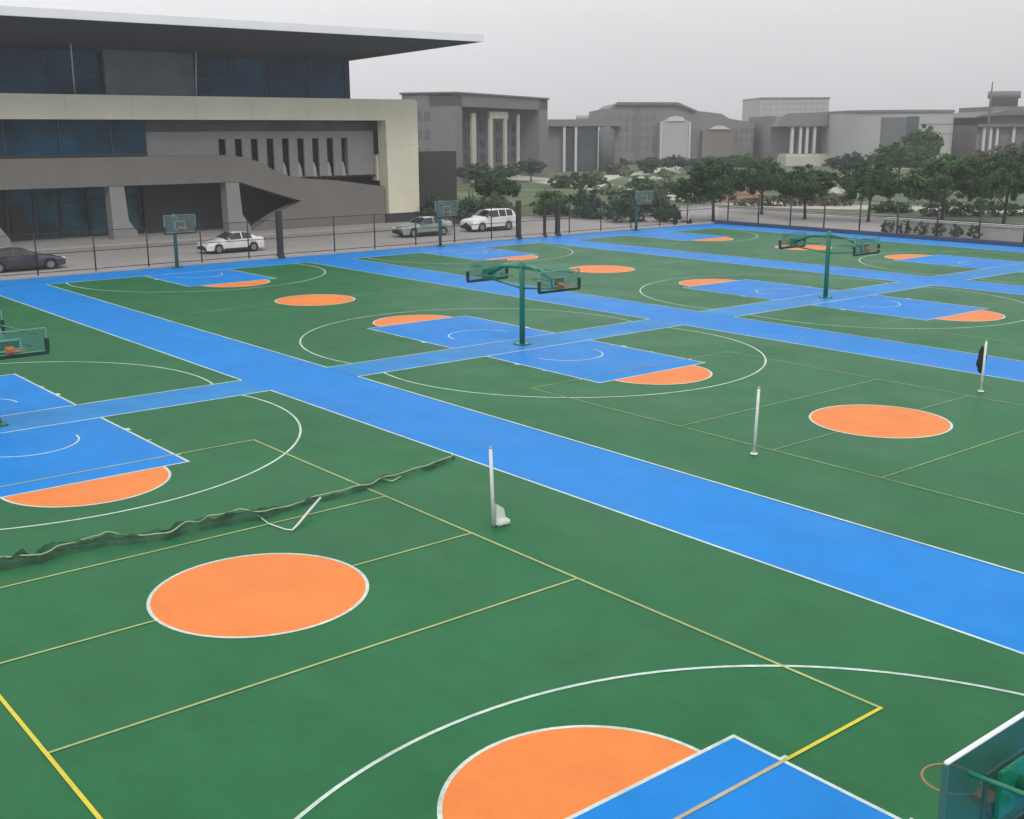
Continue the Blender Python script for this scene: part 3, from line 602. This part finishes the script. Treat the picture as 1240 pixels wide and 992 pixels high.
# ------------------------------------------------------------------ basketball hoops
def hoop(x, y, dirs, label, reach=2.0, top=2.98, ptop=3.0, h=.98, group='green basketball hoops', pm='polegreen', bmt='board'):
    e_ = empty('basketball_hoop', (x, y, .0), 0, label, 'basketball hoop', group)
    MB().tube([(0, 0, .015), (0, 0, ptop-.02), (0, 0, ptop+.02)], [.105, .095, .07], 20).build('pole', M[pm], e_)
    b = MB(); b.box(-.24, -.24, .014, .24, .24, .04, .008)
    for sx in (-.18, .18):
        for sy in (-.18, .18): b.tube([(sx, sy, .03), (sx, sy, .075)], .018, 6)
    b.build('base_plate', M[pm], e_)
    for s in dirs:
        zc = top-.45
        b = MB(); b.tube([(0, s*.02, ptop-.18), (0, s*(reach*.5), ptop-.22), (0, s*(reach-.12), zc)], [.085, .08, .07], 12)
        b.box(-.3, min(s*(reach-.13), s*(reach-.09)), zc-.22, .3, max(s*(reach-.13), s*(reach-.09)), zc+.2, .01); b.build('arm', M[pm], e_)
        b = MB()
        for sx in (-1, 1):
            b.tube([(0, s*.55, ptop-.2), (sx*.7, s*(reach-.06), top-.12)], .022, 8); b.tube([(0, s*.5, ptop-.55), (sx*.55, s*(reach-.06), top-h+.18)], .022, 8)
        b.tube([(0, s*.09, ptop-.95), (0, s*(reach-.2), zc-.18)], .035, 10)
        b.build('strut', M[pm], e_)
        yb = s*reach
        bd = MB(); bd.box(-.9, yb-.008, top-h, .9, yb+.008, top); bo = bd.build('backboard', M[bmt], e_)
        b = MB(); b.box(-.93, yb-.022, top+.0, .93, yb+.018, top+.032, .01); b.build('top_edge', M['boardw'] if y < 0 else M['boardline'], bo)
        b = MB()
        for sx in (-1, 1): b.box(sx*.915-.014, yb-.022, top-h, sx*.915+.014, yb+.022, top-.002)
        zq = (top-h*.82, top-h*.36)
        for z0 in zq: b.box(-.3, yb-.013, z0, .3, yb+.013, z0+.04)
        for sx in (-.28, .28): b.box(sx-.02, yb-.013, zq[0]+.02, sx+.02, yb+.013, zq[1]+.02)
        b.box(-.93, yb-.012, top-h+.03, .93, yb+.012, top-h+.05)
        b.build('board_frame', M['boardline'] if y > 0 else M['framed'], bo)
        b = MB(); b.box(-.95, yb-.05, top-h-.06, .95, yb+.05, top-h+.03, .02)
        for sx in (-1, 1): b.box(sx*.92-.05, yb-.052, top-h+.0, sx*.92+.05, yb+.052, top-h+.36, .015)
        b.build('padding', M['pad'], bo)
        zr = top-h+min(.3, h*.35); cy = yb+s*(.15+.225+.05); b = MB(); n = 28
        b.tube([(.235*math.sin(2*math.pi*k/n), cy-s*.235*math.cos(2*math.pi*k/n), zr) for k in range(n+1)], .011, 8, cap=False)
        b.box(-.09, min(yb+s*.009, cy-s*.22), zr-.05, .09, max(yb+s*.009, cy-s*.22), zr+.008, .004)
        b.box(-.11, min(yb+s*.009, yb+s*.03), zr-.16, .11, max(yb+s*.009, yb+s*.03), zr+.04, .004)
        b.tube([(-.07, yb+s*.02, zr-.15), (-.07, cy-s*.19, zr-.012)], .008, 6); b.tube([(.07, yb+s*.02, zr-.15), (.07, cy-s*.19, zr-.012)], .008, 6)
        b.build('rim', M['rim' if y > 0 else 'rimd'], e_)
    return e_
YS = (SY+SY2)/2
hoop(PX, YS, (-1, 1), 'green double basketball hoop on its pole at the middle of the picture', top=2.84, h=.66)
hoop(2*PX, YS, (-1, 1), 'farther green double basketball hoop on a dark leaning pole, right of the middle', top=2.84, h=.66)
hoop(0, YS, (-1, 1), 'double basketball hoop cut by the left edge, only a board end showing', top=2.74, h=.6, reach=1.85)
hoop(0, -YS-.02, (1, -1), 'nearest basketball hoop with white-topped board and rim in the bottom right corner', reach=1.95, top=3.0, ptop=2.75, bmt='boardm')
for i, lab in ((1, 'single hoop with a glass board behind the blue key, left of the white saloon car'), (2, 'single hoop at the far fence in front of the silver saloon car'), (3, 'single hoop farthest away, at the fence corner right of the dark pillars')):
    hoop(i*PX+(.55, .85, 1.2)[i-1], 46.0, (-1,), lab, reach=.8, top=3.0, pm='greypole', bmt='boardp')

# ------------------------------------------------------------------ net posts
def post(x, y, top, lean, label, foot=True, bundle=False):
    e_ = empty('net_post', (x, y, .0), 0, label, 'net post', 'white net posts')
    MB().tube([(0, 0, .016), (lean[0]*.5, lean[1]*.5, top*.5), (lean[0], lean[1], top)], [.04, .036, .034], 12).build('post', M['post'], e_)
    b = MB(); b.tube([(lean[0], lean[1], top), (lean[0], lean[1], top+.03)], [.042, .025], 12); b.build('cap', M['steel'], e_)
    if foot:
        b = MB(); b.box(.02, -.13, .016, .34, .13, .12, .03); b.prism([(.03, -.05, .12), (.27, -.05, .12), (.22, -.05, .34), (.05, -.05, .46)], (0, .1, 0)); b.build('weight', M['post'], e_)
    else: MB().tube([(0, 0, .016), (0, 0, .05)], [.10, .08], 14).build('socket', M['post'], e_)
    return e_
post(5.08, .05, 1.60, (-.04, .03), 'white net post with a weighted foot beside the nearest blue aisle')
post(13.02, .05, 1.62, (.07, 0), 'slim white net post left of the mid-distance orange centre circle', foot=False)
post(23.4, .05, 1.52, (.05, 0), 'white net post with a dark net bundle, near the right edge', foot=False)
bm = bmesh.new(); bmesh.ops.create_uvsphere(bm, u_segments=40, v_segments=32, radius=1)
for v in bm.verts:
    q = v.co.copy(); k = 1+.22*noise.noise(q*2.6)+.12*noise.noise(q*7)
    v.co = Vector((q.x*.115*k, q.y*.10*k, q.z*.38*k))
    v.co.x += .015*math.sin(q.z*5)
me = bpy.data.meshes.new('net_bundle'); bm.to_mesh(me); bm.free(); me.materials.append(M['netdark']); o = bpy.data.objects.new('net_bundle', me); col.objects.link(o); o.location = (23.50, .17, .93); o.rotation_euler = (R_(-3), R_(4), R_(-40))
for f in me.polygons: f.use_smooth = True
tag(o, 'dark net gathered up and hung on the net post near the right edge', 'net')

# ------------------------------------------------------------------ fallen net on the near court
pathpx = [(-60, 703, .08), (0, 688, .10), (40, 680, .14), (85, 668, .10), (130, 660, .12), (180, 655, .10), (225, 645, .14), (262, 636, .12), (300, 630, .14), (345, 618, .06), (385, 607, .05), (425, 598, .05), (470, 582, .08), (515, 570, .06), (552, 556, .05)]
P_ = [gnd(x, y) for x, y, _ in pathpx]; Wd = [.42, .42, .4, .34, .34, .3, .34, .36, .38, .3, .22, .16, .15, .12, .06]
def cr(L, i, t):
    a, p, q, c = L[max(i-1, 0)], L[i], L[i+1], L[min(i+2, len(L)-1)]
    return .5*((2*p)+(q-a)*t+(2*a-5*p+4*q-c)*t*t+(3*p-3*q+c-a)*t**3)
e_ = empty('fallen_net', P_[0], 0, 'dark green sports net lying crumpled across the near court with its pale tape loose', 'net')
b = MB(); rows = []; tp = []; nn = 26; rnd = random.Random(5); ph = 0
for i in range(len(P_)-1):
    for k in range(nn):
        t = k/nn; c = cr(P_, i, t)-P_[0]; wd = Wd[i]+(Wd[i+1]-Wd[i])*t; s = i+t; hz = pathpx[i][2]+(pathpx[i+1][2]-pathpx[i][2])*t
        row = []; mid = wd*.3*noise.noise(Vector((s*2.1, 0, 3)))
        for j in range(13):
            u = j/12*2-1; f = noise.noise(Vector((s*2.2, u*2.0, 0))); g = noise.noise(Vector((s*5, u*5, 9)))
            z = .02+max(0, (1-u*u)*hz*(1.1+1.3*f)+.05*g*(1-abs(u)))
            row.append(b.bm.verts.new((c.x+.12*g*wd, c.y+mid+u*wd*.5*(1+.3*noise.noise(Vector((s*1.7, u, 5)))), z)))
        rows.append(row)
        tp.append(c+Vector((0, mid+wd*.42*math.sin(s*1.9+.6)+.08*noise.noise(Vector((s*3, 1, 1))), .05+hz*(1.0+.8*noise.noise(Vector((s*1.6, 2, 2)))))))
for A, Bq in zip(rows, rows[1:]):
    for j in range(12): b.bm.faces.new((A[j], A[j+1], Bq[j+1], Bq[j])).smooth = True
b.build('netting', M['net'], e_)
MB().tube(tp, .014, 6).build('tape', M['tape'], e_)
loop = [gnd(x, y, z)-P_[0] for x, y, z in ((312, 624, .05), (325, 634, .03), (345, 641, .03), (354, 642, .03), (360, 636, .06), (375, 618, .14), (388, 603, .22))]
MB().tube(loop, [.012, .012, .014, .018, .024, .026, .026], 8).build('tape_end', M['post'], e_)
b = MB(); L2 = [gnd(x, y, .03)-P_[0] for x, y in ((455, 582), (462, 580), (475, 583), (486, 577))]; b.tube(L2, .022, 6); b.build('cord', M['tape'], e_)

# ------------------------------------------------------------------ cars
def lerp(tab, x):
    if x <= tab[0][0]: return tab[0][1]
    for (a, p), (b_, q) in zip(tab, tab[1:]):
        if x <= b_: return p+(q-p)*(x-a)/(b_-a)
    return tab[-1][1]
def car(name, spec, paint, label, loc, rz):
    L, W, xf, xr, rw = spec['L'], spec['W'], spec['xf'], spec['xr'], spec['rw']; e_ = empty(name, loc, rz, label, 'car', 'cars parked in front of the building')
    xs = sorted(set([0, .04, .12, .25, .42, L-.04, L-.12, L-.25]+[round(xf+d, 3) for d in (-rw-.07, -rw*.85, -rw*.5, 0, rw*.5, rw*.85, rw+.07)]+[round(xr+d, 3) for d in (-rw-.07, -rw*.85, -rw*.5, 0, rw*.5, rw*.85, rw+.07)]+spec['st']))
    arch = lambda x, c: math.sqrt(max(0, (rw+.06)**2-(x-c)**2))
    rows = []
    for x in xs:
        zb = .24
        for c in (xf, xr):
            if abs(x-c) < rw+.06: zb = max(zb, .31+arch(x, c)*.98)
        end = min(1, min(x, L-x)/.35); wd = W/2*(.80+.20*math.sin(end*math.pi/2)); belt = lerp(spec['belt'], x); top = lerp(spec['top'], x); tw = wd*lerp(spec['tw'], x)
        if x in (0, L): zb = .38
        zm = max(zb+.02, .58); zm = min(zm+.0, belt-.02)
        rows.append([(x, wd*.96, zb), (x, wd, zm), (x, wd*.985, belt), (x, tw, top-.03), (x, tw*.86, top), (x, 0, top+.03)])
    for part in ('body', 'window'):
        b = MB(); V = []
        for r in rows: V.append([[b.bm.verts.new((L/2-p[0], s*p[1]+0, p[2])) for p in r] for s in (1, -1)])
        for i in range(len(rows)-1):
            xm = (xs[i]+xs[i+1])/2
            for s in (0, 1):
                A, Bq = V[i][s], V[i+1][s]
                for j in range(5):
                    g = 0
                    if j == 2 and any(a < xm < c for a, c in spec['side']): g = 1
                    if j >= 3 and any(a < xm < c for a, c in spec['screen']): g = 1
                    if (part == 'window') == bool(g):
                        f = (A[j], A[j+1], Bq[j+1], Bq[j]); b.bm.faces.new(f if s == 0 else f[::-1]).smooth = (j != 2 or True)
        if part == 'body':
            for idx in (0, -1):
                for s in (0, 1):
                    b.bm.faces.new(V[idx][s])
        bmesh.ops.remove_doubles(b.bm, verts=b.bm.verts, dist=.0005)
        b.build(part, paint if part == 'body' else M['carglass'], e_)
    b = MB(); b.box(-L/2+.3, -W/2+.12, .2, L/2-.3, W/2-.12, .5); b.build('underbody', M['trim'], e_)
    b = MB()
    for s in (-1, 1): b.box(-L/2+(L-xr)+rw+.1, s*(W/2)-.035, .2, L/2-xf-rw-.1, s*(W/2)+.012, .36, .01)
    b.box(L/2-.06, -W*.36, .3, L/2+.02, W*.36, .5, .01); b.build('sill_trim', M['trim'], e_)
    for c in (xf, xr):
        for s in (-1, 1):
            wl_ = empty('wheel', (L/2-c, s*(W/2-.11), rw)); wl_.parent = e_
            MB().tube([(0, -.11, 0), (0, -.09, 0), (0, .09, 0), (0, .11, 0)], [rw-.03, rw, rw, rw-.03], 24).build('tyre', M['rubber'], wl_)
            b = MB(); b.tube([(0, -.114, 0), (0, .114, 0)], rw*.62, 20); b.build('wheel_rim', M['rimm'], wl_)
    for s in (-1, 1):
        b = MB(); b.box(L/2-.22, s*W*.36-.16, .62, L/2-.02, s*W*.36+.16, .76, .03); b.build('headlight', M['lampw'], e_)
        b = MB(); b.box(-L/2+.0, s*W*.38-.14, .72, -L/2+.16, s*W*.38+.14, .9, .03); b.build('taillight', M['lampr'], e_)
        b = MB(); b.box(L/2-spec['mx']-.06, s*(W/2+.1)-.09, lerp(spec['belt'], spec['mx'])-.02, L/2-spec['mx']+.06, s*(W/2+.1)+.09, lerp(spec['belt'], spec['mx'])+.13, .03); b.build('mirror', paint, e_)
    e_.scale = spec.get('sc', (1, 1, 1)); return e_
sedan = dict(L=4.75, W=1.82, xf=.92, xr=3.72, rw=.33, st=[.7, 1.35, 1.45, 1.75, 2.15, 2.2, 2.78, 2.86, 3.35, 3.5, 3.62, 4.1, 4.2, 4.5], mx=1.7,
    belt=[(0, .60), (.25, .74), (1.35, .92), (4.2, .99), (4.6, .95), (4.75, .80)], top=[(0, .62), (.12, .70), (.42, .80), (1.35, .97), (2.15, 1.38), (2.8, 1.44), (3.35, 1.39), (4.15, 1.06), (4.5, 1.05), (4.71, .98), (4.75, .88)],
    tw=[(0, .9), (1.35, .84), (2.15, .70), (3.35, .70), (4.15, .82), (4.75, .86)], side=[(1.5, 2.78), (2.86, 3.62)], screen=[(1.45, 2.15), (3.4, 4.1)])
suv = dict(L=4.75, W=1.92, xf=.95, xr=3.75, rw=.37, st=[.7, 1.25, 1.35, 1.6, 1.95, 2.0, 2.72, 2.8, 3.5, 3.58, 4.2, 4.3, 4.5, 4.6], mx=1.6,
    belt=[(0, .68), (.25, .88), (1.25, 1.08), (4.5, 1.18), (4.75, 1.0)], top=[(0, .72), (.12, .86), (.42, .98), (1.25, 1.12), (1.95, 1.62), (2.7, 1.70), (4.2, 1.66), (4.35, 1.60), (4.62, 1.22), (4.75, 1.05)],
    tw=[(0, .9), (1.25, .86), (1.95, .76), (4.3, .76), (4.75, .88)], side=[(1.4, 2.72), (2.8, 3.5), (3.58, 4.2)], screen=[(1.35, 1.95), (4.35, 4.6)])
car('parked_car', dict(sedan, sc=(.86, .95, .90)), M['carw'], 'white saloon car parked in front of the grey ramp wall', (25.2, 52.4, -.02), math.pi)
car('parked_car', dict(suv, sc=(.93, .96, .96)), M['carw'], 'white off-road car with dark lower trim, parked right of the cream portal leg', (47.6, 54.0, -.02), math.pi)
car('parked_car', dict(sedan, sc=(.95, .96, .96)), M['cars'], 'pale green silver saloon car at the foot of the cream portal leg', (41.1, 53.6, -.02), math.pi)
car('parked_car', dict(sedan, sc=(1, 1, .88)), M['card'], 'dark purple grey saloon car cut by the left edge', (11.6, 51.1, -.02), 0)
p = gnd(826, 272); 
# a small parked scooter beside the hedge, left of the first street tree
e_ = empty('scooter', (p.x, p.y, -.02), R_(-30), 'small dark scooter with a pale front, parked left of the leftmost street tree', 'scooter')
for x in (-.6, .6):
    MB().tube([(x, -.05, .24), (x, -.03, .24), (x, .03, .24), (x, .05, .24)], [.21, .24, .24, .21], 20).build('wheel', M['rubber'], e_)
b = MB(); b.box(-.75, -.14, .42, -.05, .14, .66, .06); b.box(-.1, -.14, .25, .45, .14, .34, .03); b.build('body', M['trim'], e_)
b = MB(); b.box(.38, -.18, .3, .5, .18, .98, .04); b.build('front_shield', M['carw'], e_)
b = MB(); b.box(-.72, -.13, .66, -.08, .13, .76, .04); b.build('seat', M['black'], e_)
b = MB(); b.tube([(.62, 0, .24), (.42, 0, 1.05)], .03, 8); b.tube([(.42, -.3, 1.08), (.42, .3, 1.08)], .02, 8); b.build('handlebar', M['black'], e_)

# ------------------------------------------------------------------ haze
HZ = MB(); HZ.box(-140, -140, -1.2, 470, 470, 60)
hm = bpy.data.materials.new('haze'); hm.use_nodes = True; t = hm.node_tree; t.nodes.clear(); ho = t.nodes.new('ShaderNodeOutputMaterial'); pv = t.nodes.new('ShaderNodeVolumePrincipled')
pv.inputs['Color'].default_value = (.93, .93, .95, 1); pv.inputs['Density'].default_value = .0007; pv.inputs['Anisotropy'].default_value = .2
t.links.new(pv.outputs[0], ho.inputs['Volume'])
tag(HZ.build('haze', hm), kind='stuff')
bpy.context.view_layer.update()
